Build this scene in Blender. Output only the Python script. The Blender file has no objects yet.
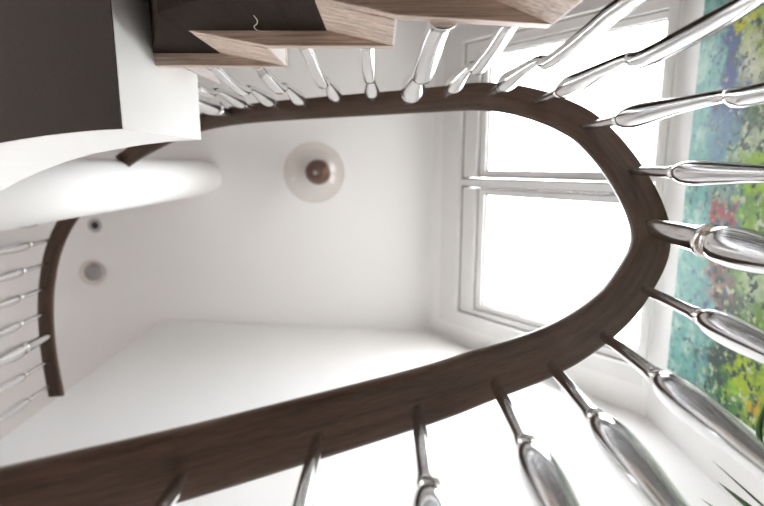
import bpy, bmesh, math, random
from mathutils import Vector, Matrix
random.seed(7)
C = bpy.context.scene.collection
ZO = 1.47                      # height of the eye above the lower floor; local z is measured from the eye

# ------------------------------------------------------------------ helpers
def P(x, y, z): return Vector((x, y, z + ZO))

def link(name, me, mat=None, parent=None, kind=None):
    o = bpy.data.objects.new(name, me)
    C.objects.link(o)
    if mat is not None and len(me.materials) == 0: me.materials.append(mat)
    if parent is not None:
        o.parent = parent
        if parent.parent is None: o.matrix_parent_inverse = Matrix.Translation(-parent.location)   # a part of a part already stands in world axes
    if kind: o['kind'] = kind
    return o

def finish(name, bm, mat=None, parent=None, kind=None, smooth=False, bevel=0, segs=2):
    bmesh.ops.recalc_face_normals(bm, faces=bm.faces)
    me = bpy.data.meshes.new(name)
    bm.to_mesh(me); bm.free()
    if smooth:
        for p in me.polygons: p.use_smooth = True
    o = link(name, me, mat, parent, kind)
    if bevel:
        m = o.modifiers.new('bevel', 'BEVEL'); m.width = bevel; m.segments = segs; m.limit_method = 'ANGLE'
        m.angle_limit = math.radians(35)
    return o

def tag(o, label, cat, group=None):
    o['label'] = label; o['category'] = cat
    if group: o['group'] = group
    return o

def thing(name, loc, label, cat, group=None):
    o = bpy.data.objects.new(name, None); C.objects.link(o)
    o.location = loc; o.empty_display_size = .05
    return tag(o, label, cat, group)

def add_prism(bm, pts, a, b, f):
    """extrude the 2D outline pts from a to b; f(u, v, w) gives the point"""
    lo = [bm.verts.new(f(u, v, a)) for u, v in pts]
    hi = [bm.verts.new(f(u, v, b)) for u, v in pts]
    n = len(pts)
    bm.faces.new(lo[::-1]); bm.faces.new(hi)
    for i in range(n):
        bm.faces.new((lo[i], lo[(i+1) % n], hi[(i+1) % n], hi[i]))

def add_box(bm, x0, x1, y0, y1, z0, z1):
    add_prism(bm, [(x0, y0), (x1, y0), (x1, y1), (x0, y1)], z0, z1, P)

def box(name, x0, x1, y0, y1, z0, z1, mat, parent=None, kind=None, bevel=0):
    bm = bmesh.new(); add_box(bm, x0, x1, y0, y1, z0, z1)
    return finish(name, bm, mat, parent, kind, bevel=bevel)

def plan(name, pts, z0, z1, mat, parent=None, kind=None, bevel=0):
    bm = bmesh.new(); add_prism(bm, pts, z0, z1, P)
    return finish(name, bm, mat, parent, kind, bevel=bevel)

def walls_with_hole(name, u0, u1, v0, v1, hole, w0, w1, f, mat, parent=None, kind=None):
    hu0, hu1, hv0, hv1 = hole
    bm = bmesh.new()
    o = [(u0, v0), (u1, v0), (u1, v1), (u0, v1)]; h = [(hu0, hv0), (hu1, hv0), (hu1, hv1), (hu0, hv1)]
    vs = {}
    for tagk, pts in (('o', o), ('h', h)):
        for w, k in ((w0, 0), (w1, 1)):
            vs[tagk, k] = [bm.verts.new(f(a, b, w)) for a, b in pts]
    for i in range(4):
        j = (i+1) % 4
        for k in (0, 1):
            bm.faces.new((vs['o', k][i], vs['o', k][j], vs['h', k][j], vs['h', k][i]))
        bm.faces.new((vs['o', 0][i], vs['o', 0][j], vs['o', 1][j], vs['o', 1][i]))
        bm.faces.new((vs['h', 0][i], vs['h', 0][j], vs['h', 1][j], vs['h', 1][i]))
    return finish(name, bm, mat, parent, kind)

def catmull(pts, n):
    pts = [Vector(p) for p in pts]
    pts = [pts[0]*2 - pts[1]] + pts + [pts[-1]*2 - pts[-2]]
    out = []
    for i in range(1, len(pts)-2):
        a, b, c, d = pts[i-1:i+3]
        t0 = 0; t1 = t0 + max((b-a).length, 1e-6)**.5; t2 = t1 + max((c-b).length, 1e-6)**.5; t3 = t2 + max((d-c).length, 1e-6)**.5
        for k in range(n):
            t = t1 + (t2-t1)*k/n
            A1 = a*((t1-t)/(t1-t0)) + b*((t-t0)/(t1-t0)); A2 = b*((t2-t)/(t2-t1)) + c*((t-t1)/(t2-t1)); A3 = c*((t3-t)/(t3-t2)) + d*((t-t2)/(t3-t2))
            B1 = A1*((t2-t)/(t2-t0)) + A2*((t-t0)/(t2-t0)); B2 = A2*((t3-t)/(t3-t1)) + A3*((t-t1)/(t3-t1))
            out.append(B1*((t2-t)/(t2-t1)) + B2*((t-t1)/(t2-t1)))
    out.append(pts[-2])
    return out

def sweep_rings(bm, rings, uvs=True, caps=True):
    """rings of equal length; quads between them, caps on the ends, UV = (run, around)"""
    uvl = bm.loops.layers.uv.verify()
    V = [[bm.verts.new(p) for p in r] for r in rings]
    n = len(rings[0]); run = [0.]
    for i in range(1, len(rings)):
        run.append(run[-1] + (sum(rings[i], Vector())/n - sum(rings[i-1], Vector())/n).length)
    per = [0.]
    for j in range(n): per.append(per[-1] + (rings[0][(j+1) % n] - rings[0][j]).length)
    for i in range(len(V)-1):
        for j in range(n):
            k = (j+1) % n
            f = bm.faces.new((V[i][j], V[i+1][j], V[i+1][k], V[i][k]))
            f.smooth = True
            for lp, (a, b) in zip(f.loops, ((run[i], per[j]), (run[i+1], per[j]), (run[i+1], per[j+1]), (run[i], per[j+1]))):
                lp[uvl].uv = (a, b)
    if caps:
        bm.faces.new(V[0]); bm.faces.new(V[-1][::-1])

# ------------------------------------------------------------------ materials
def new_mat(name):
    m = bpy.data.materials.new(name); m.use_nodes = True
    nt = m.node_tree; b = nt.nodes['Principled BSDF']
    return m, nt, b
def plain(name, col, rough=.5, metal=0., spec=.5, bump=0., bscale=40.):
    m, nt, b = new_mat(name)
    b.inputs['Base Color'].default_value = (*col, 1); b.inputs['Roughness'].default_value = rough
    b.inputs['Metallic'].default_value = metal; b.inputs['Specular IOR Level'].default_value = spec
    tc = nt.nodes.new('ShaderNodeTexCoord'); nz = nt.nodes.new('ShaderNodeTexNoise')
    nz.inputs['Scale'].default_value = bscale; nz.inputs['Detail'].default_value = 4
    nt.links.new(tc.outputs['Object'], nz.inputs['Vector'])
    if bump:
        bp = nt.nodes.new('ShaderNodeBump'); bp.inputs['Strength'].default_value = bump; bp.inputs['Distance'].default_value = .002
        nt.links.new(nz.outputs['Fac'], bp.inputs['Height']); nt.links.new(bp.outputs['Normal'], b.inputs['Normal'])
    mr = nt.nodes.new('ShaderNodeMapRange'); mr.inputs['To Min'].default_value = rough*.85; mr.inputs['To Max'].default_value = min(1, rough*1.15)
    nt.links.new(nz.outputs['Fac'], mr.inputs['Value']); nt.links.new(mr.outputs['Result'], b.inputs['Roughness'])
    return m
def wood(name, dark, light, scale, rough=.4, coord='Object', spec=.5, dist=.6, fine=.5, bump=.15):
    m, nt, b = new_mat(name); N = nt.nodes.new; Lk = nt.links.new
    tc = N('ShaderNodeTexCoord'); mp = N('ShaderNodeMapping'); mp.inputs['Scale'].default_value = scale
    Lk(tc.outputs[coord], mp.inputs['Vector'])
    n1 = N('ShaderNodeTexNoise'); n1.inputs['Scale'].default_value = 1.; n1.inputs['Detail'].default_value = 6; n1.inputs['Distortion'].default_value = dist
    n2 = N('ShaderNodeTexNoise'); n2.inputs['Scale'].default_value = 6.; n2.inputs['Detail'].default_value = 3
    Lk(mp.outputs[0], n1.inputs['Vector']); Lk(mp.outputs[0], n2.inputs['Vector'])
    mx = N('ShaderNodeMix'); mx.data_type = 'FLOAT'; mx.inputs[0].default_value = fine
    Lk(n1.outputs['Fac'], mx.inputs[2]); Lk(n2.outputs['Fac'], mx.inputs[3])
    cr = N('ShaderNodeValToRGB'); e = cr.color_ramp.elements
    e[0].position = .32; e[0].color = (*dark, 1); e[1].position = .64; e[1].color = (*light, 1)
    Lk(mx.outputs[0], cr.inputs['Fac']); Lk(cr.outputs['Color'], b.inputs['Base Color'])
    b.inputs['Roughness'].default_value = rough; b.inputs['Specular IOR Level'].default_value = spec
    bp = N('ShaderNodeBump'); bp.inputs['Strength'].default_value = bump; bp.inputs['Distance'].default_value = .001
    Lk(mx.outputs[0], bp.inputs['Height']); Lk(bp.outputs['Normal'], b.inputs['Normal'])
    return m

M_white = plain('white_plaster', (.835, .835, .835), .75, bump=.04, bscale=120)
M_ceil = plain('white_ceiling_paint', (.92, .92, .92), .85, bump=.03, bscale=120)
M_trim = plain('white_gloss_trim', (.85, .85, .85), .35)
M_gray = plain('grey_sash_profile', (.50, .50, .51), .4)
M_seal_shade = plain('dark_seal_and_gap_shade', (.26, .245, .24), .6)  # rubber tone, also used as painted shade in the frame gaps
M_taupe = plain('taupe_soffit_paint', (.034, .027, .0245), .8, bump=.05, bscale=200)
M_floor = wood('oak_floor', (.12, .085, .06), (.24, .17, .125), (1.2, 14, 14), .45)
M_rail = wood('dark_walnut_rail', (.033, .0195, .0125), (.105, .064, .045), (7, 95, 1), .36, 'UV', .5, .4, .45)
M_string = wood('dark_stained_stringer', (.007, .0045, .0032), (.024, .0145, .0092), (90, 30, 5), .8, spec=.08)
M_oak_x = wood('weathered_oak', (.19, .13, .10), (.72, .585, .49), (3.2, 150, 150), .5, dist=.5)
M_oak_y = wood('weathered_oak_crosswise', (.19, .13, .10), (.72, .585, .49), (7, 60, 75), .5, dist=1.6)
M_riser = plain('pale_riser_paint', (.74, .68, .66), .6)
M_alu = plain('polished_cast_aluminium', (.83, .83, .84), .14, metal=1, bump=.12, bscale=28)
M_pin = plain('brushed_steel_pin', (.76, .755, .75), .2, metal=1, bump=.1, bscale=60)
M_copper = plain('aged_copper', (.15, .085, .068), .42, metal=.85)
M_black = plain('dark_bronze', (.05, .04, .038), .45, metal=.6)
M_leaf = plain('leaf_green', (.035, .085, .018), .4)
M_pot = plain('glazed_pot', (.5, .47, .43), .3)
M_soil = plain('potting_soil', (.03, .02, .014), .9, bump=.6, bscale=90)
M_thread = plain('pale_thread', (.75, .7, .6), .7)
M_bulb = plain('frosted_bulb', (.30, .28, .26), .3)

def glass(name, gloss, tint=(1, 1, 1), rough=.0):
    m = bpy.data.materials.new(name); m.use_nodes = True; nt = m.node_tree; nt.nodes.clear()
    N = nt.nodes.new; out = N('ShaderNodeOutputMaterial'); mx = N('ShaderNodeMixShader'); tr = N('ShaderNodeBsdfTransparent'); gl = N('ShaderNodeBsdfGlossy')
    lw = N('ShaderNodeLayerWeight'); lw.inputs['Blend'].default_value = .5
    pw = N('ShaderNodeMath'); pw.operation = 'POWER'; pw.inputs[1].default_value = 4.5; nt.links.new(lw.outputs['Facing'], pw.inputs[0])
    ml = N('ShaderNodeMath'); ml.operation = 'MULTIPLY_ADD'; ml.inputs[1].default_value = gloss; ml.inputs[2].default_value = .055
    tr.inputs['Color'].default_value = (*tint, 1); gl.inputs['Roughness'].default_value = rough
    nt.links.new(pw.outputs[0], ml.inputs[0]); nt.links.new(ml.outputs[0], mx.inputs[0])
    nt.links.new(tr.outputs[0], mx.inputs[1]); nt.links.new(gl.outputs[0], mx.inputs[2]); nt.links.new(mx.outputs[0], out.inputs['Surface'])
    return m
M_pane = glass('window_glass', .8)
M_globe = glass('clear_globe_glass', .30, (.95, .93, .915), .02)

# ------------------------------------------------------------------ the setting
ZC, XW = 3.30, 1.22            # ceiling height, vertical wall below the sloped part
FL = -ZO                       # lower floor
XN, SL = .34, .78              # the sloped ceiling leaves the flat one at XN and runs SL outward per metre of fall
def sy(x): return 1.0995 + .0417*x          # inner face of the south wall (slightly skewed)
box('floor', -4.1, 1.5, -1.3, 3.1, FL-.1, FL, M_floor, kind='structure')
plan('ceiling', [(-4.1, -1.3), (XN, -1.3), (XN, 3.1), (-4.1, 3.1)], ZC, ZC+.12, M_ceil, kind='structure')
q = math.hypot(1, SL)
def slope(t, y, d):            # t down the slope, y along it, d outward
    return P(XN + SL*t/q + d/q, y, ZC - t/q + SL*d/q)
TK = (XW-XN)/SL*q              # where the slope meets the knee wall
WH = (.24, 1.385, -.685, .925)
walls_with_hole('ceiling_slope', 0, TK+.02, -1.3, 1.35, WH, 0, .16, slope, M_ceil, kind='structure')
zk = ZC - (XW-XN)/SL
plan('wall_east', [(XW, -1.3), (XW+.12, -1.3), (XW+.12, 1.4), (XW, 1.4)], FL, zk, M_white, kind='structure')
plan('wall_south', [(-1.447, sy(-1.447)), (1.5, sy(1.5)), (1.5, sy(1.5)+.14), (-1.447, sy(-1.447)+.14)], FL, ZC+.02, M_white, kind='structure')
def wnorth(u, v, w): return P(u, -1.15-w, v)
walls_with_hole('wall_north', -4.1, 1.5, FL, ZC+.1, (-3.4, -1.6, FL+.25, FL+2.1), 0, .12, wnorth, M_white, kind='structure')
def wwest(u, v, w): return P(-4-w, u, v)
walls_with_hole('wall_west', -1.3, 3.1, FL, ZC+.1, (.8, 1.6, 1.85, 2.6), 0, .12, wwest, M_white, kind='structure')
def whall(u, v, w): return P(u, 2.9+w, v)
walls_with_hole('wall_hall', -4.1, -1.30, FL, ZC+.05, (-3.85, -2.75, FL+.02, FL+2.2), 0, .12, whall, M_white, kind='structure')
box('wall_return', -1.447, -1.30, sy(-1.4)+.13, 2.9, FL, ZC+.02, M_white, kind='structure')
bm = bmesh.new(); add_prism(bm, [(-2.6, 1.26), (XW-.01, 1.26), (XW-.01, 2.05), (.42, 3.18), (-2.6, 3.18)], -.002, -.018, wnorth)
finish('wall_reflection_panel', bm, M_string, kind='structure')  # unseen dark panel added so the balusters have something dark to reflect
# upper landing: white edge, taupe underside
ZB, ZT = .85, 1.222
edge = [(-.419, -.054), (-.46, -.052), (-.50, -.0485), (-.545, -.0435), (-.583, -.038), (-.63, -.030), (-.674, -.0215), (-.74, -.003), (-.80, .0185), (-.86, .044), (-.92, .076), (-.98, .114),
        (-1.04, .163), (-1.09, .22), (-1.13, .29), (-1.16, .37), (-1.18, .46), (-1.19, .56), (-1.195, .7), (-1.2, sy(-1.2))]
slabp = [(-.419, -1.15)] + edge + [(-1.447, sy(-1.447)), (-1.447, 2.9), (-4, 2.9), (-4, -1.15)]
plan('floor_landing', slabp, ZB+.004, ZT, M_white, kind='structure')
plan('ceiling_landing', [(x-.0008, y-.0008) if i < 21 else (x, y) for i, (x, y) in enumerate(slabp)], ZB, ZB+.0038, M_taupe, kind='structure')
plan('floor_landing', [(x-.004, y-.004) if i < 21 else (x, y) for i, (x, y) in enumerate(slabp)], ZT, ZT+.0035, wood('oak_landing', (.38, .31, .28), (.56, .48, .45), (1.2, 14, 14), .45), kind='structure')
# round plaster pier on the landing
bm = bmesh.new()
add_prism(bm, [(-1.125+.107*math.cos(a*math.pi/32), .09+.107*math.sin(a*math.pi/32)) for a in range(64)], ZT, ZC, P)
pier = finish('wall_pier', bm, M_white, kind='structure')
for p in pier.data.polygons: p.use_smooth = len(p.vertices) == 4

# sloped roof window
w1 = thing('window_1', slope(.8, .1, 0), 'white two-pane roof window in the sloped ceiling', 'window')
w1['kind'] = 'structure'
walls_with_hole('window_casing', .095, 1.415, -.775, 1.005, (WH[0]-.002, WH[1]+.002, WH[2]-.002, WH[3]+.002), -.014, 0.0, slope, M_trim, w1)
PY = ((-.595, .048), (.182, .855)); GT = (.40, 1.352)
for (a, b), (o0, o1) in zip(PY, ((WH[2], .092), (.138, WH[3]))):
    sash = walls_with_hole('window_sash', WH[0]+.009, WH[1]-.004, o0+.008, o1-.008, (GT[0]-.05, GT[1]+.012, a-.036, b+.036), .014, .07, slope, M_trim, w1)
    walls_with_hole('glazing_bead', GT[0]-.0435, GT[1]+.0095, a-.0295, b+.0295, (GT[0], GT[1], a, b), .034, .068, slope, M_trim, sash)
    walls_with_hole('seal', GT[0]-.0515, GT[1]+.0135, a-.0375, b+.0375, (GT[0]-.0425, GT[1]+.009, a-.029, b+.029), .034, .06, slope, M_seal_shade, sash)
    walls_with_hole('gasket', GT[0]-.001, GT[1]+.003, a-.001, b+.001, (GT[0]+.009, GT[1]-.003, a+.007, b-.007), .046, .060, slope, M_seal_shade, sash)
    bm = bmesh.new(); add_prism(bm, [(GT[0]-.02, a-.02), (GT[1]+.008, a-.02), (GT[1]+.008, b+.02), (GT[0]-.02, b+.02)], .062, .066, slope)
    finish('window_pane', bm, M_pane, sash)
walls_with_hole('frame_gap_shade', WH[0]-.002, WH[1]+.002, WH[2]-.002, WH[3]+.002, (WH[0]+.009, WH[1]-.004, WH[2]+.008, WH[3]-.008), .012, .08, slope, M_seal_shade, w1)  # dark ring standing in for the shadow gap between sash and casing
bm = bmesh.new(); add_prism(bm, [(WH[0], .096), (WH[1], .096), (WH[1], .134), (WH[0], .134)], .004, .07, slope)
mu = finish('mullion', bm, M_trim, w1)
bm = bmesh.new()
for y0 in (.0885, .1325):
    add_prism(bm, [(WH[0], y0), (WH[1], y0), (WH[1], y0+.009), (WH[0], y0+.009)], .014, .07, slope)
finish('mullion_groove_shade', bm, M_seal_shade, mu)  # dark strips that paint shade into the grooves beside the mullion
# unseen windows added on the lower floor and upper hall to supply daylight
def added_window(nm, f, u0, u1, v0, v1, n):
    e = thing(nm, f((u0+u1)/2, v0, .05), 'tall white window added outside the view to supply daylight', 'window'); e['kind'] = 'structure'
    st = (u1-u0)/n
    for k in range(n):
        walls_with_hole('window_frame', u0+k*st, u0+(k+1)*st, v0, v1, (u0+k*st+.05, u0+(k+1)*st-.05, v0+.05, v1-.05), .03, .09, f, M_trim, e)
        bm = bmesh.new(); a, b = u0+k*st+.04, u0+(k+1)*st-.04
        add_prism(bm, [(a, v0+.04), (b, v0+.04), (b, v1-.04), (a, v1-.04)], .058, .062, f); finish('window_pane', bm, M_pane, e)
added_window('added_window_2', wwest, .8, 1.6, 1.85, 2.6, 1)
added_window('added_window_3', wnorth, -3.4, -1.6, FL+.25, FL+2.1, 2)

added_window('added_window_4', whall, -3.85, -2.75, FL+.02, FL+2.2, 1)
# ------------------------------------------------------------------ staircase
stair = thing('staircase', P(0, -.6, FL), 'open-well timber staircase with oak treads and dark stringer winding up to the landing', 'staircase')
TH = .022
Z = {1: .995, 2: .83, 3: .665}
A = {0: (-.419, -.2), 1: (-.2945, -.2), 2: (-.0815, -.2), 3: (.128, -.2)}
B = {0: (-.368, -.1785), 1: (-.1755, -.1785), 2: (.022, -.1785), 3: (.214, -.168)}
for k in (1, 2, 3):
    b0, b1, a0 = B[k-1], B[k], A[k-1]
    if k == 1: pts = [(-.4185, b0[1]), b1, (b1[0], -1.145), (-.4185, -1.145)]
    else: pts = [b0, b1, (b1[0]+(.03 if k == 3 else 0), -1.145), (a0[0], -1.145), a0]
    plan('tread', pts, Z[k], Z[k]+TH, M_oak_x, stair, bevel=.0015)
for k in (0, 1, 2, 3):
    a, b = A[k], B[k]
    z1 = {0: ZT-.002, 1: Z[1], 2: Z[2], 3: Z[3]}[k]; z0 = {0: Z[1]+TH, 1: Z[2]+TH, 2: Z[3]+TH, 3: .522}[k]
    plan('riser', [(b[0], b[1]-.0005), (b[0]-.004, b[1]-.001), (b[0]-.02, -.203), (b[0]-.02, -1.145), (b[0], -1.145)], z0, z1, M_riser, stair)
    plan('riser_bracket', [a, (b[0]-.003, b[1]), (b[0]-.0205, -.2025), (a[0]+.001, -.2025)], z0, z1, M_oak_y, stair)
bm = bmesh.new()
sp = [(-.4185, .990), (-.300, .735), (-.10, .585), (.143, .42), (.30, .31), (.30, .49), (.128, .49), (.128, .664), (-.0815, .664), (-.0815, .829), (-.2945, .829), (-.2945, .994), (-.4185, .994)]
add_prism(bm, sp, -.2, -.232, lambda u, v, w: P(u, w, v))
finish('stringer', bm, M_string, stair)
bm = bmesh.new()
low = sp[:5]; up = [(x+.004, z+.03) for x, z in reversed(low)]; up[-1] = (-.4185, 1.0-.006)
add_prism(bm, low + up, -.232, -1.145, lambda u, v, w: P(u, w, v))
finish('soffit', bm, M_string, stair)

# hand rail path (underside centre)
RP = [(-.95, .313, .105), (-.60, .313, .285), (-.318, .312, .431), (-.197, .311, .491), (-.068, .307, .559), (.08, .302, .638), (.149, .294, .676), (.242, .284, .722), (.318, .266, .764), (.400, .238, .82), (.452, .202, .866),
      (.489, .157, .916), (.509, .104, .97), (.4985, .014, 1.065), (.461, -.061, 1.152), (.428, -.096, 1.201), (.357, -.140, 1.285), (.275, -.165, 1.362), (.170, -.1735, 1.447), (.06, -.1745, 1.53),
      (-.264, -.176, 1.74), (-.48, -.174, 1.88), (-.667, -.158, 1.995), (-.80, -.128, 2.065), (-.91, -.088, 2.11), (-1.03, -.034, 2.148), (-1.085, .0, 2.16)]
def near_scale(z): return .945 + .055*min(1, max(0, (z-.95)/.5))
RP0 = list(RP)
RP = [tuple(c*near_scale(z) for c in (x + (.012 if abs(y) < .17 and x > .3 else 0), y - (.006 if y < -.05 and .2 < x < .48 else 0) + (.004 if y > .25 else 0), z)) for x, y, z in RP]
GP = [(-1.215, .135, 2.15), (-1.30, .205, 2.15), (-1.355, .28, 2.15), (-1.402, .37, 2.15), (-1.434, .47, 2.15), (-1.457, .57, 2.15), (-1.470, .68, 2.15), (-1.474, .79, 2.15), (-1.471, .90, 2.15), (-1.462, 1.036, 2.15)]
PROF = [(-.024, 0), (-.008, -.0006), (.008, -.0006), (.024, 0), (.0285, .0018), (.030, .006), (.0296, .011), (.0275, .018), (.0225, .027), (.013, .034), (0, .0365),
        (-.013, .034), (-.0225, .027), (-.0275, .018), (-.0296, .011), (-.030, .006), (-.0285, .0018)]
def rail_frames(path, n=8):
    c = catmull([P(*p) for p in path], n); fr = []
    for _ in range(14): c = [c[0]] + [c[i]*.5 + (c[i-1] + c[i+1])*.25 for i in range(1, len(c)-1)] + [c[-1]]
    for i, p in enumerate(c):
        t = (c[min(i+1, len(c)-1)] - c[max(i-1, 0)]).normalized()
        s = t.cross(Vector((0, 0, 1))).normalized()
        fr.append((p, t, s, s.cross(t).normalized()))
    return fr
def make_rail(path, parent):
    fr = rail_frames(path); bm = bmesh.new()
    wd = lambda z: 1.23 + .06*min(1, max(0, (.72-z+ZO)/.1)) - .10*min(1, max(0, (z-ZO-1.25)/.25))
    sweep_rings(bm, [[p + s*(a*wd(p.z)) + u*b for a, b in PROF] for p, t, s, u in fr])
    finish('handrail', bm, M_rail, parent)
    return fr
def oval(c, n, t, rx, ry, k=18, e=2.4):
    out = []
    for i in range(k):
        a = 2*math.pi*i/k; ca, sa = math.cos(a), math.sin(a)
        out.append(c + n*(rx*math.copysign(abs(ca)**(2/e), ca)) + t*(ry*math.copysign(abs(sa)**(2/e), sa)))
    return out
PIN = [(-.014, .0058), (.0, .0060), (.04, .0067), (.09, .0076), (.128, .0084), (.137, .0098), (.142, .0100), (.145, .0084), (.147, .0055)]
PIN = [(t*1.07, r*1.13) for t, r in PIN]
UPP = [(.144, .004), (.145, .0070), (.149, .0098), (.155, .0128), (.163, .0152), (.174, .0172), (.188, .0184), (.205, .0188), (.225, .0183), (.25, .0168), (.28, .0147), (.32, .0122), (.36, .0103), (.40, .0089), (.43, .0080), (.446, .0076), (.453, .0060), (.456, .003)]
UPP = [(.154+(t-.144)*.99, r) for t, r in UPP]
LOW = [(.438, .0035), (.440, .0070), (.446, .0094), (.456, .0109), (.466, .0117), (.49, .0121), (.53, .0124), (.58, .0124), (.64, .0117), (.71, .0106), (.78, .0094), (.85, .0084)]
def wob(t, k):   # sideways swing of the spindle, positive towards the well
    knots = [(0, 0), (.13, 0), (.25, -.002), (.35, -.005), (.425, -.005), (.438, -.003), (.468, .0075), (.495, .0125), (.54, .012), (.63, .004), (.72, -.006), (.85, -.008), (1.2, -.008)]
    for (a, x), (b, y) in zip(knots, knots[1:]):
        if a <= t <= b:
            f = (t-a)/(b-a); f = f*f*(3-2*f); return k*(x*(1-f) + y*f)
    return 0
def baluster(parent, top, foot_z, inward, along, thick, lean=0., k=1.):
    """a cast spindle hanging from the rail underside at top down to foot_z"""
    L = top.z - foot_z
    def ring(t, r, fr, fa):
        c = top + Vector((0, 0, -t)) + inward*(wob(t, k) - lean*max(0, t-.1))
        return oval(c, inward, along, r*fr, r*fa)
    pw, bw = (2.3, 1.5) if thick else (1, 1)
    bm = bmesh.new(); sweep_rings(bm, [ring(t, r, bw, bw*1.04) for t, r in UPP])
    o = finish('baluster', bm, M_alu, parent)
    bm = bmesh.new(); sweep_rings(bm, [ring(t, r if t < .1 else r, pw if t < .118 else pw*.93, pw) for t, r in PIN]); finish('pin', bm, M_pin, o)
    low = [(t, r) for t, r in LOW if t < L-.02] + [(L-.012, .0088), (L-.006, .013), (L-.0004, .013)]
    bm = bmesh.new(); sweep_rings(bm, [ring(t, r, bw*.95, bw*1.05) for t, r in low]); finish('lower_spindle', bm, M_alu, o)
    return o

flight = thing('stair_railing', P(.2, .05, FL), 'dark walnut handrail curving round the stair well on polished metal balusters', 'railing')
FR = make_rail(RP, flight)
def nearest(x, y, fr):
    i = min(range(len(fr)), key=lambda j: (fr[j][0].x-x)**2 + (fr[j][0].y-y)**2)
    return fr[i]
BAL = [(-.46, .322), (-.335, .324), (-.209, .322), (-.074, .3155), (.048, .312), (.163, .3045), (.258, .2965), (.361, .270), (.461, .217), (.516, .121), (.5175, .016), (.460, -.081), (.378, -.146), (.278, -.172), (.175, -.1785),
       (.081, -.178), (-.021, -.184), (-.125, -.184), (-.235, -.182), (-.336, -.185), (-.437, -.186), (-.552, -.181), (-.665, -.174), (-.775, -.15), (-.875, -.115), (-.968, -.075)]
BAL = [(x*near_scale(z), (y + (.005 if y > .25 else 0))*near_scale(z)) for x, y in BAL for z in [min(RP0, key=lambda r: (r[0]-x)**2 + (r[1]-y)**2)[2]]]
WELL = Vector((.23, .06))
# lower treads: winders round the well, then a straight run along the south wall
nose = [(B[3][0], B[3][1])]
def at_height(zr):
    for (p, t, s, u), nx in zip(FR, FR[1:]):
        if p.z - ZO <= zr <= nx[0].z - ZO:
            return p, s
    return FR[0][0], FR[0][2]
def hit(p, d):
    f = 9.
    if d.x > 1e-6: f = min(f, (XW-.004-p.x)/d.x)
    if d.x < -1e-6: f = min(f, (-3.4-p.x)/d.x)
    if d.y > 1e-6: f = min(f, (sy(p.x)-.012-p.y)/d.y)
    if d.y < -1e-6: f = min(f, (-1.145-p.y)/d.y)
    return p + d*f
def inner_line(z, off):
    p, s = at_height(z)
    c = p.xy; d = s.xy.normalized()
    if (c-WELL).dot(d) < 0: d = -d
    return c - d*off, d
feet = {}
low_treads = []
for k in range(4, 12):
    zt = Z[3] - .165*(k-3)
    top_r, bot_r = zt+TH+.71+.165, zt+TH+.71
    ins, outs = [], []
    for j in range(5):
        zr = top_r + (bot_r-top_r)*j/4
        if k == 4: pass
        c, d = inner_line(zr, .012 if k > 4 else -.022)
        if k > 8: c = Vector((c.x, .300)); d = Vector((0, 1))
        if k == 4 and j == 0: c = Vector((B[3][0]-.02, -.20)); d = Vector((0, -1))
        ins.append(c); outs.append(hit(c, d))
    pts = list(ins)
    o = outs[::-1]
    for i, p in enumerate(o):
        pts.append(p)
        if i+1 < len(o):
            n = o[i+1]
            if abs(p.x-n.x) > .01 and abs(p.y-n.y) > .01:      # turn the corner of the room
                yc = n.y if abs(n.y) > abs(p.y) else p.y
                pts.append(Vector((XW-.004, yc - (.0 if yc < 0 else -.0))))
    plan('tread', [(p.x, p.y) for p in pts], zt, zt+TH, M_oak_x, stair)
    low_treads.append((zt+TH, top_r, bot_r))
    if k < 11:
        a, b = ins[-1], outs[-1]; n = (b-a).normalized(); a = a + n*.004; b = b - n*.016; m = Vector((-n.y, n.x))*.009
        plan('riser', [((a+m).x, (a+m).y), ((b+m).x, (b+m).y), ((b-m).x, (b-m).y), ((a-m).x, (a-m).y)], zt-.165+TH, zt, M_oak_y, stair)
# the dark stringer goes on round the well under the inner ends of the winders
bm = bmesh.new(); rings = []
for p_, t_, s_, u_ in FR[::3]:
    zr = p_.z - ZO
    if .33 < zr < 1.37:
        o_ = s_ if s_.dot(Vector((p_.x-WELL.x, p_.y-WELL.y, 0))) > 0 else -s_
        o_ = Vector((o_.x, o_.y, 0)).normalized(); g_ = max(0, min(1, (zr-1.10)/.27))
        c0 = p_ + o_*(.022 + .012*g_); c1 = c0 + o_*.026
        rings.append([c0 - Vector((0, 0, .885)), c0 - Vector((0, 0, 1.20)), c1 - Vector((0, 0, 1.20)), c1 - Vector((0, 0, .885))])
sweep_rings(bm, rings); finish('stringer', bm, M_string, stair)
def foot(x, y, zr):
    if x < -.425 and y < 0: return ZT
    if x < B[1][0]+.004 and y < 0: return Z[1]+TH
    if x < B[2][0]+.004 and y < 0: return Z[2]+TH
    if x < B[3][0]+.004 and y < 0: return Z[3]+TH
    for z, tr, br in low_treads:
        if br-.01 <= zr <= tr+.01: return z
    return low_treads[-1][0]
for i, (x, y) in enumerate(BAL):
    p, t, s, u = nearest(x, y, FR)
    inward = (Vector((WELL.x, WELL.y, 0)) - Vector((x, y, 0)))
    inward = s if s.dot(inward) > 0 else -s
    inward = Vector((inward.x, inward.y, 0)).normalized(); al = Vector((t.x, t.y, 0)).normalized()
    thick = i in (3+6, 3+12, 3+18)
    lean = .035 if i in (11, 12) else .0
    baluster(flight, Vector((x, y, p.z)), foot(x, y, p.z-ZO)+ZO, inward, al, thick, lean)

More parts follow.
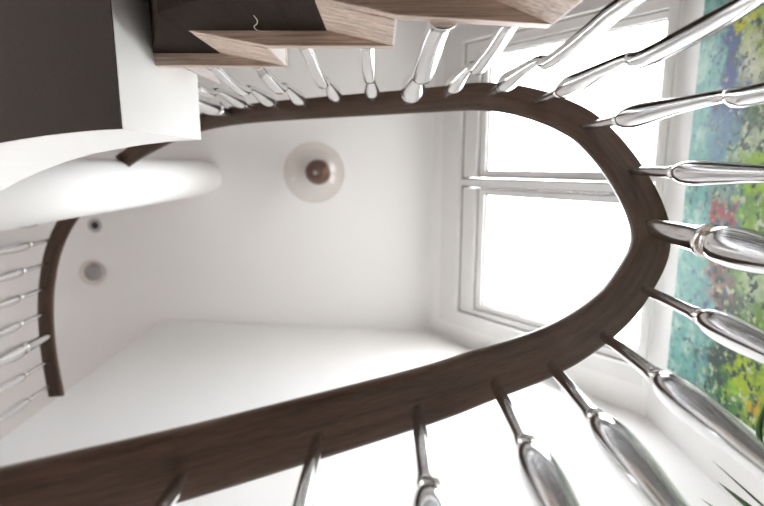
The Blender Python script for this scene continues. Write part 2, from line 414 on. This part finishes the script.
guard = thing('guard_railing', P(-1.44, .6, ZT), 'dark handrail with polished balusters guarding the landing, between round pier and south wall', 'railing')
FG = make_rail(GP, guard)
for i, (x, y) in enumerate([(-1.338, .222), (-1.390, .318), (-1.428, .424), (-1.452, .533), (-1.466, .645), (-1.464, .75), (-1.474, .866), (-1.470, .975)]):
    p, t, s, u = nearest(x, y, FG)
    inward = s if s.x > 0 else -s
    baluster(guard, Vector((x, y, p.z)), ZT+ZO, Vector((inward.x, inward.y, 0)).normalized(), Vector((t.x, t.y, 0)).normalized(), i == 5, k=.6)

# ------------------------------------------------------------------ lamps and small fittings
def lathe(name, prof, cx, cy, mat, parent, n=48, e=1.):
    bm = bmesh.new()
    V = [[bm.verts.new(P(cx + r*math.cos(2*math.pi*i/n), cy + r*math.sin(2*math.pi*i/n), z)) for i in range(n)] for r, z in prof]
    for a, b in zip(V, V[1:]):
        for i in range(n):
            f = bm.faces.new((a[i], a[(i+1) % n], b[(i+1) % n], b[i])); f.smooth = True
    if prof[0][0] > 1e-4: bm.faces.new(V[0][::-1])
    if prof[-1][0] > 1e-4: bm.faces.new(V[-1])
    bmesh.ops.remove_doubles(bm, verts=bm.verts, dist=1e-6)
    return finish(name, bm, mat, parent)
gx, gy, gz, gr = -.388, .056, 3.045, .179
lamp = thing('globe_lamp', P(gx, gy, ZC), 'clear glass globe lamp with copper holder hanging from the white ceiling', 'lamp')
prof = [(gr*math.sin(a*math.pi/40), gz - gr*math.cos(a*math.pi/40)) for a in range(0, 35)]
bm = bmesh.new(); n = 64
V = [[bm.verts.new(P(gx + max(r, 1e-5)*math.cos(2*math.pi*i/n), gy + max(r, 1e-5)*math.sin(2*math.pi*i/n), z)) for i in range(n)] for r, z in prof]
for a, b in zip(V, V[1:]):
    for i in range(n):
        f = bm.faces.new((a[i], a[(i+1) % n], b[(i+1) % n], b[i])); f.smooth = True
bmesh.ops.remove_doubles(bm, verts=bm.verts, dist=5e-5)
gl = finish('globe', bm, M_globe, lamp)
lathe('holder', [(.0, 3.13), (.030, 3.13), (.034, 3.128), (.050, 3.14), (.064, 3.155), (.070, 3.175), (.078, 3.205), (.080, 3.235), (.076, 3.25), (.06, 3.262), (.06, ZC), (0, ZC)], gx, gy, M_copper, lamp)
lathe('socket', [(0, 3.095), (.020, 3.095), (.0235, 3.10), (.0235, 3.134), (0, 3.134)], gx, gy, M_black, lamp)
lathe('bulb', [(0, 3.062), (.006, 3.063), (.0125, 3.069), (.0155, 3.078), (.014, 3.088), (.010, 3.0955), (0, 3.0955)], gx, gy, M_bulb, lamp, 24)
hl = thing('ceiling_light', P(-1.89, .71, ZC), 'small round glass ceiling light in the hall beyond the landing railing', 'lamp')
lathe('base_plate', [(0, ZC-.02), (.055, ZC-.02), (.06, ZC), (0, ZC)], -1.89, .71, M_gray, hl)
lathe('glass_shade', [(.0, ZC-.075), (.03, ZC-.073), (.058, ZC-.062), (.078, ZC-.042), (.086, ZC-.02), (.082, ZC-.003)], -1.89, .71, M_globe, hl)
hs = thing('ceiling_spotlight', P(-1.855, .40, ZC), 'tiny dark recessed spotlight in the hall ceiling beside the round pier', 'lamp')
lathe('trim_ring', [(.026, ZC-.003), (.042, ZC-.005), (.046, ZC), (.026, ZC)], -1.855, .40, M_gray, hs)
lathe('lens', [(0, ZC-.008), (.015, ZC-.007), (.027, ZC-.001), (0, ZC)], -1.855, .40, M_black, hs)

# pale loose thread caught on the stringer
def tube(name, pts, r, mat, parent=None, n=6):
    c = catmull(pts, 6); bm = bmesh.new(); rings = []
    for i, p in enumerate(c):
        t = (c[min(i+1, len(c)-1)]-c[max(i-1, 0)]).normalized(); a = t.orthogonal().normalized(); b = t.cross(a)
        rings.append([p + (a*math.cos(2*math.pi*j/n) + b*math.sin(2*math.pi*j/n))*r for j in range(n)])
    sweep_rings(bm, rings); return finish(name, bm, mat, parent)
th = tube('loose_thread', [P(-.172, -.198, .741), P(-.1715, -.1965, .757), P(-.176, -.196, .775), P(-.1835, -.1965, .790), P(-.1855, -.1965, .805), P(-.1825, -.1965, .8155), P(-.176, -.1965, .8205), P(-.166, -.197, .8225)], .00055, M_thread)
tag(th, 'pale curly loose thread caught on the dark stringer below a tread', 'thread')

# ------------------------------------------------------------------ painting (a loose abstract garden)
def painting_mat():
    m, nt, b = new_mat('abstract_garden_paint'); N = nt.nodes.new; Lk = nt.links.new
    tc = N('ShaderNodeTexCoord'); sp = N('ShaderNodeSeparateXYZ')
    dn = N('ShaderNodeTexNoise'); dn.inputs['Scale'].default_value = 9; dn.inputs['Detail'].default_value = 6; dn.inputs['Roughness'].default_value = .68
    Lk(tc.outputs['Object'], dn.inputs['Vector'])
    sb = N('ShaderNodeVectorMath'); sb.operation = 'SUBTRACT'; sb.inputs[1].default_value = (.5, .5, .5); Lk(dn.outputs['Color'], sb.inputs[0])
    sc = N('ShaderNodeVectorMath'); sc.operation = 'SCALE'; sc.inputs['Scale'].default_value = .36; Lk(sb.outputs[0], sc.inputs[0])
    ad = N('ShaderNodeVectorMath'); ad.operation = 'ADD'; Lk(tc.outputs['Object'], ad.inputs[0]); Lk(sc.outputs[0], ad.inputs[1])
    fl = N('ShaderNodeMapping'); fl.inputs['Location'].default_value = (-1.185, 0, -ZO); Lk(ad.outputs[0], fl.inputs['Vector'])
    fn = N('ShaderNodeTexNoise'); fn.inputs['Scale'].default_value = 34; fn.inputs['Detail'].default_value = 5; Lk(tc.outputs['Object'], fn.inputs['Vector'])
    cur = None
    def mixc(fac, col):
        nonlocal cur
        mx = N('ShaderNodeMix'); mx.data_type = 'RGBA'; Lk(fac, mx.inputs[0]); Lk(cur, mx.inputs[6]); mx.inputs[7].default_value = (*col, 1); cur = mx.outputs[2]
    # ground: teal sky at the top edge, mixed greens further down
    Lk(fl.outputs[0], sp.inputs[0])
    cr = N('ShaderNodeValToRGB'); e = cr.color_ramp.elements
    mr = N('ShaderNodeMapRange'); mr.inputs['From Min'].default_value = 1.25; mr.inputs['From Max'].default_value = 2.02; Lk(sp.outputs['Z'], mr.inputs['Value']); Lk(mr.outputs[0], cr.inputs['Fac'])
    e[0].position = 0; e[0].color = (.10, .26, .05, 1); e[1].position = 1; e[1].color = (.13, .36, .33, 1)
    for p, c in ((.35, (.16, .30, .05)), (.52, (.06, .17, .07)), (.64, (.14, .33, .30)), (.8, (.17, .42, .38))):
        k = e.new(p); k.color = (*c, 1)
    cur = cr.outputs['Color']
    def blob(y, z, ry, rz, col, amt=.9, edge=.35):
        mp = N('ShaderNodeMapping'); mp.vector_type = 'POINT'
        mp.inputs['Location'].default_value = (0, -y/ry, -z/rz); mp.inputs['Scale'].default_value = (0, 1/ry, 1/rz); Lk(fl.outputs[0], mp.inputs['Vector'])
        ln = N('ShaderNodeVectorMath'); ln.operation = 'LENGTH'; Lk(mp.outputs[0], ln.inputs[0])
        r = N('ShaderNodeMapRange'); r.inputs['From Min'].default_value = 1+edge; r.inputs['From Max'].default_value = 1-edge; r.inputs['To Max'].default_value = amt
        Lk(ln.outputs['Value'], r.inputs['Value']); mixc(r.outputs[0], col)
    def dabs(scale, lo, hi, col, zc, rz, seed):
        vo = N('ShaderNodeTexNoise'); vo.inputs['Scale'].default_value = scale; vo.inputs['Detail'].default_value = 3; vo.noise_dimensions = '4D'; vo.inputs['W'].default_value = seed
        Lk(tc.outputs['Object'], vo.inputs['Vector'])
        r = N('ShaderNodeMapRange'); r.inputs['From Min'].default_value = lo; r.inputs['From Max'].default_value = hi; Lk(vo.outputs['Fac'], r.inputs['Value'])
        zz = N('ShaderNodeMath'); zz.operation = 'SUBTRACT'; zz.inputs[1].default_value = zc; Lk(sp.outputs['Z'], zz.inputs[0])
        za = N('ShaderNodeMath'); za.operation = 'ABSOLUTE'; Lk(zz.outputs[0], za.inputs[0])
        z2 = N('ShaderNodeMapRange'); z2.inputs['From Min'].default_value = rz*1.3; z2.inputs['From Max'].default_value = rz*.7; Lk(za.outputs[0], z2.inputs['Value'])
        mu = N('ShaderNodeMath'); mu.operation = 'MULTIPLY'; Lk(r.outputs[0], mu.inputs[0]); Lk(z2.outputs[0], mu.inputs[1])
        mixc(mu.outputs[0], col)
    dabs(13, .52, .62, (.36, .58, .52), 1.9, .16, 1)
    blob(-.42, 1.80, .20, .05, (.035, .06, .22))
    blob(-.22, 1.79, .16, .055, (.03, .055, .24))
    blob(-.08, 1.82, .13, .06, (.12, .25, .36), .75)
    blob(-.40, 1.68, .14, .07, (.46, .55, .12), .9)
    blob(-.50, 1.75, .05, .04, (.62, .60, .03))
    blob(-.30, 1.70, .10, .045, (.60, .60, .50), .85)
    blob(-.18, 1.66, .09, .05, (.02, .07, .025))
    blob(-.05, 1.66, .07, .07, (.50, .58, .40), .85)
    blob(.03, 1.60, .07, .10, (.30, .50, .04))
    blob(.10, 1.76, .06, .05, (.22, .30, .25), .8)
    blob(.22, 1.74, .12, .04, (.42, .045, .06), .85)
    blob(.36, 1.74, .12, .06, (.34, .06, .07), .75)
    blob(.26, 1.60, .13, .10, (.24, .44, .05))
    blob(.38, 1.56, .09, .08, (.55, .66, .45), .7)
    blob(.46, 1.70, .07, .05, (.55, .30, .32), .6)
    blob(.55, 1.66, .13, .07, (.015, .05, .025), .85)
    blob(.68, 1.66, .09, .05, (.012, .035, .03), .9)
    blob(.52, 1.80, .13, .06, (.18, .40, .40), .7)
    blob(.72, 1.54, .10, .07, (.42, .55, .04), .95)
    blob(.75, 1.50, .035, .03, (.65, .34, .06), .8)
    blob(.80, 1.62, .08, .06, (.05, .20, .05), .8)
    dabs(17, .56, .66, (.02, .075, .03), 1.55, .20, 5)
    dabs(22, .58, .66, (.60, .68, .36), 1.55, .18, 9)
    dabs(19, .60, .68, (.30, .62, .06), 1.50, .18, 14)
    dabs(30, .57, .63, (.015, .05, .03), 1.6, .22, 21)
    dabs(34, .60, .66, (.55, .62, .42), 1.6, .2, 33)
    dabs(26, .60, .66, (.10, .16, .30), 1.78, .12, 41)
    dabs(38, .60, .65, (.03, .12, .10), 1.85, .2, 52)
    hv = N('ShaderNodeMapRange'); hv.inputs['To Min'].default_value = .35; hv.inputs['To Max'].default_value = 1.15; Lk(fn.outputs['Fac'], hv.inputs['Value'])
    hs_ = N('ShaderNodeHueSaturation'); Lk(hv.outputs[0], hs_.inputs['Value']); hs_.inputs['Saturation'].default_value = 1.1; Lk(cur, hs_.inputs['Color'])
    Lk(hs_.outputs[0], b.inputs['Base Color']); b.inputs['Roughness'].default_value = .55
    bp = N('ShaderNodeBump'); bp.inputs['Strength'].default_value = .3; bp.inputs['Distance'].default_value = .002; Lk(fn.outputs['Fac'], bp.inputs['Height']); Lk(bp.outputs[0], b.inputs['Normal'])
    return m
pt = thing('painting', P(XW, .05, .95), 'large colourful abstract garden painting hung on the wall below the roof window', 'painting')
bm = bmesh.new(); add_prism(bm, [(-.80, .95), (.835, .95), (.835, 1.985), (-.80, 1.985)], 1.186, 1.19, lambda u, v, w: P(w, u, v))
finish('canvas', bm, painting_mat(), pt)
walls_with_hole('stretcher_frame', -.80, .835, .95, 1.985, (-.76, .795, .99, 1.945), 1.19, XW, lambda u, v, w: P(w, u, v), plain('canvas_edge', (.10, .20, .16), .7), pt)

# ------------------------------------------------------------------ plant on a corner shelf
sh = box('wall_shelf', .98, XW, .72, sy(1.1)-.012, .50, .53, M_trim, bevel=.004)
tag(sh, 'small white corner shelf holding the potted plant', 'shelf')
pl = thing('potted_plant', P(1.10, .93, .53), 'green long-leaved plant reaching up in the corner below the painting', 'plant')
lathe('pot', [(0, .53), (.06, .53), (.065, .535), (.082, .65), (.086, .66), (.086, .675), (.076, .675), (.074, .66), (0, .655)], 1.10, .93, M_pot, pl)
lathe('soil', [(0, .657), (.074, .657), (.072, .663), (0, .666)], 1.10, .93, M_soil, pl)
def leaf(tip, mid, w, up=.12):
    base = P(1.10, .93, .66)
    mid = mid if isinstance(mid, list) else [mid]
    pts = catmull([base] + [P(*q_) for q_ in mid] + [P(*tip)], 14); bm = bmesh.new(); n = len(pts); rings = []; LT = sum((a-b).length for a, b in zip(pts, pts[1:]))
    for i, p in enumerate(pts):
        f = i/(n-1); t = (pts[min(i+1, n-1)]-pts[max(i-1, 0)]).normalized()
        s = t.cross(Vector((.6, .6, .75))).normalized(); nn = s.cross(t).normalized()
        ww = w*max(.03, min(1, (1-f)*LT/.13)**.75)*min(1, .35 + f*2)
        rings.append([p - s*ww, p - nn*ww*.28 - s*ww*.0, p + s*ww, p - nn*(ww*.28-.0009)])
    sweep_rings(bm, rings); finish('leaf', bm, M_leaf, pl)
LEAVES = []
for tip, w in (((.881, .819, 1.20), .0085), ((.842, .868, 1.20), .005), ((.858, .757, 1.20), .0028)):
    m = ((tip[0]*.45+1.10*.55)-.01, tip[1]*.45+.93*.55+.01, .66+(tip[2]-.66)*.62)
    leaf(tip, m, w)
leaf((.956, .565, 1.17), [(1.0, .83, .90), (.899, .70, 1.05), (.907, .641, 1.12)], .0065)
for a in range(9):
    an = a*.7+.3; r = .12
    leaf((1.10+.08*math.cos(an)+.0, .93+.10*math.sin(an), 1.0+.05*math.sin(a*2.1)), (1.10+.03*math.cos(an), .93+.035*math.sin(an), .86), .008)

# ------------------------------------------------------------------ light: overcast sky through the windows
W = bpy.data.worlds.new('overcast_sky'); bpy.context.scene.world = W; W.use_nodes = True
nt = W.node_tree; bg = nt.nodes['Background']
tc = nt.nodes.new('ShaderNodeTexCoord'); sp = nt.nodes.new('ShaderNodeSeparateXYZ'); cr = nt.nodes.new('ShaderNodeValToRGB')
nt.links.new(tc.outputs['Generated'], sp.inputs[0]); nt.links.new(sp.outputs['Z'], cr.inputs['Fac'])
cr.color_ramp.elements[0].color = (.62, .60, .58, 1); cr.color_ramp.elements[1].color = (.97, .985, 1, 1); cr.color_ramp.elements[1].position = .25
nt.links.new(cr.outputs['Color'], bg.inputs['Color']); bg.inputs['Strength'].default_value = 9.0

# ------------------------------------------------------------------ camera: nearly straight up the stair well
Fp = 509.; th = math.atan(90/Fp); p = math.atan(2/Fp)
def ray(a, b, c):
    y = b*math.cos(th)+c*math.sin(th); z = -b*math.sin(th)+c*math.cos(th)
    return Vector((a*math.cos(p)+z*math.sin(p), y, -a*math.sin(p)+z*math.cos(p)))
ex, ey, ez = ray(1, 0, 0), ray(0, 1, 0), ray(0, 0, 1)
cd = bpy.data.cameras.new('camera'); cam = bpy.data.objects.new('camera', cd); C.objects.link(cam)
m = Matrix.Identity(4)
for i, v in enumerate((ex, -ey, -ez)):
    for j in range(3): m[j][i] = v[j]
m.translation = P(0, 0, 0); cam.matrix_world = m
cd.sensor_fit = 'HORIZONTAL'; cd.sensor_width = 36; cd.lens = Fp*36/764; cd.clip_start = .02
cd.dof.use_dof = True; cd.dof.focus_distance = .85; cd.dof.aperture_fstop = 3.2
S = bpy.context.scene; S.camera = cam
S.view_settings.view_transform = 'Standard'; S.view_settings.look = 'None'; S.view_settings.gamma = 1; S.view_settings.exposure = 1.12
S.view_settings.use_curve_mapping = False
S.cycles.max_bounces = 14; S.cycles.diffuse_bounces = 8; S.cycles.glossy_bounces = 5; S.cycles.transparent_max_bounces = 12
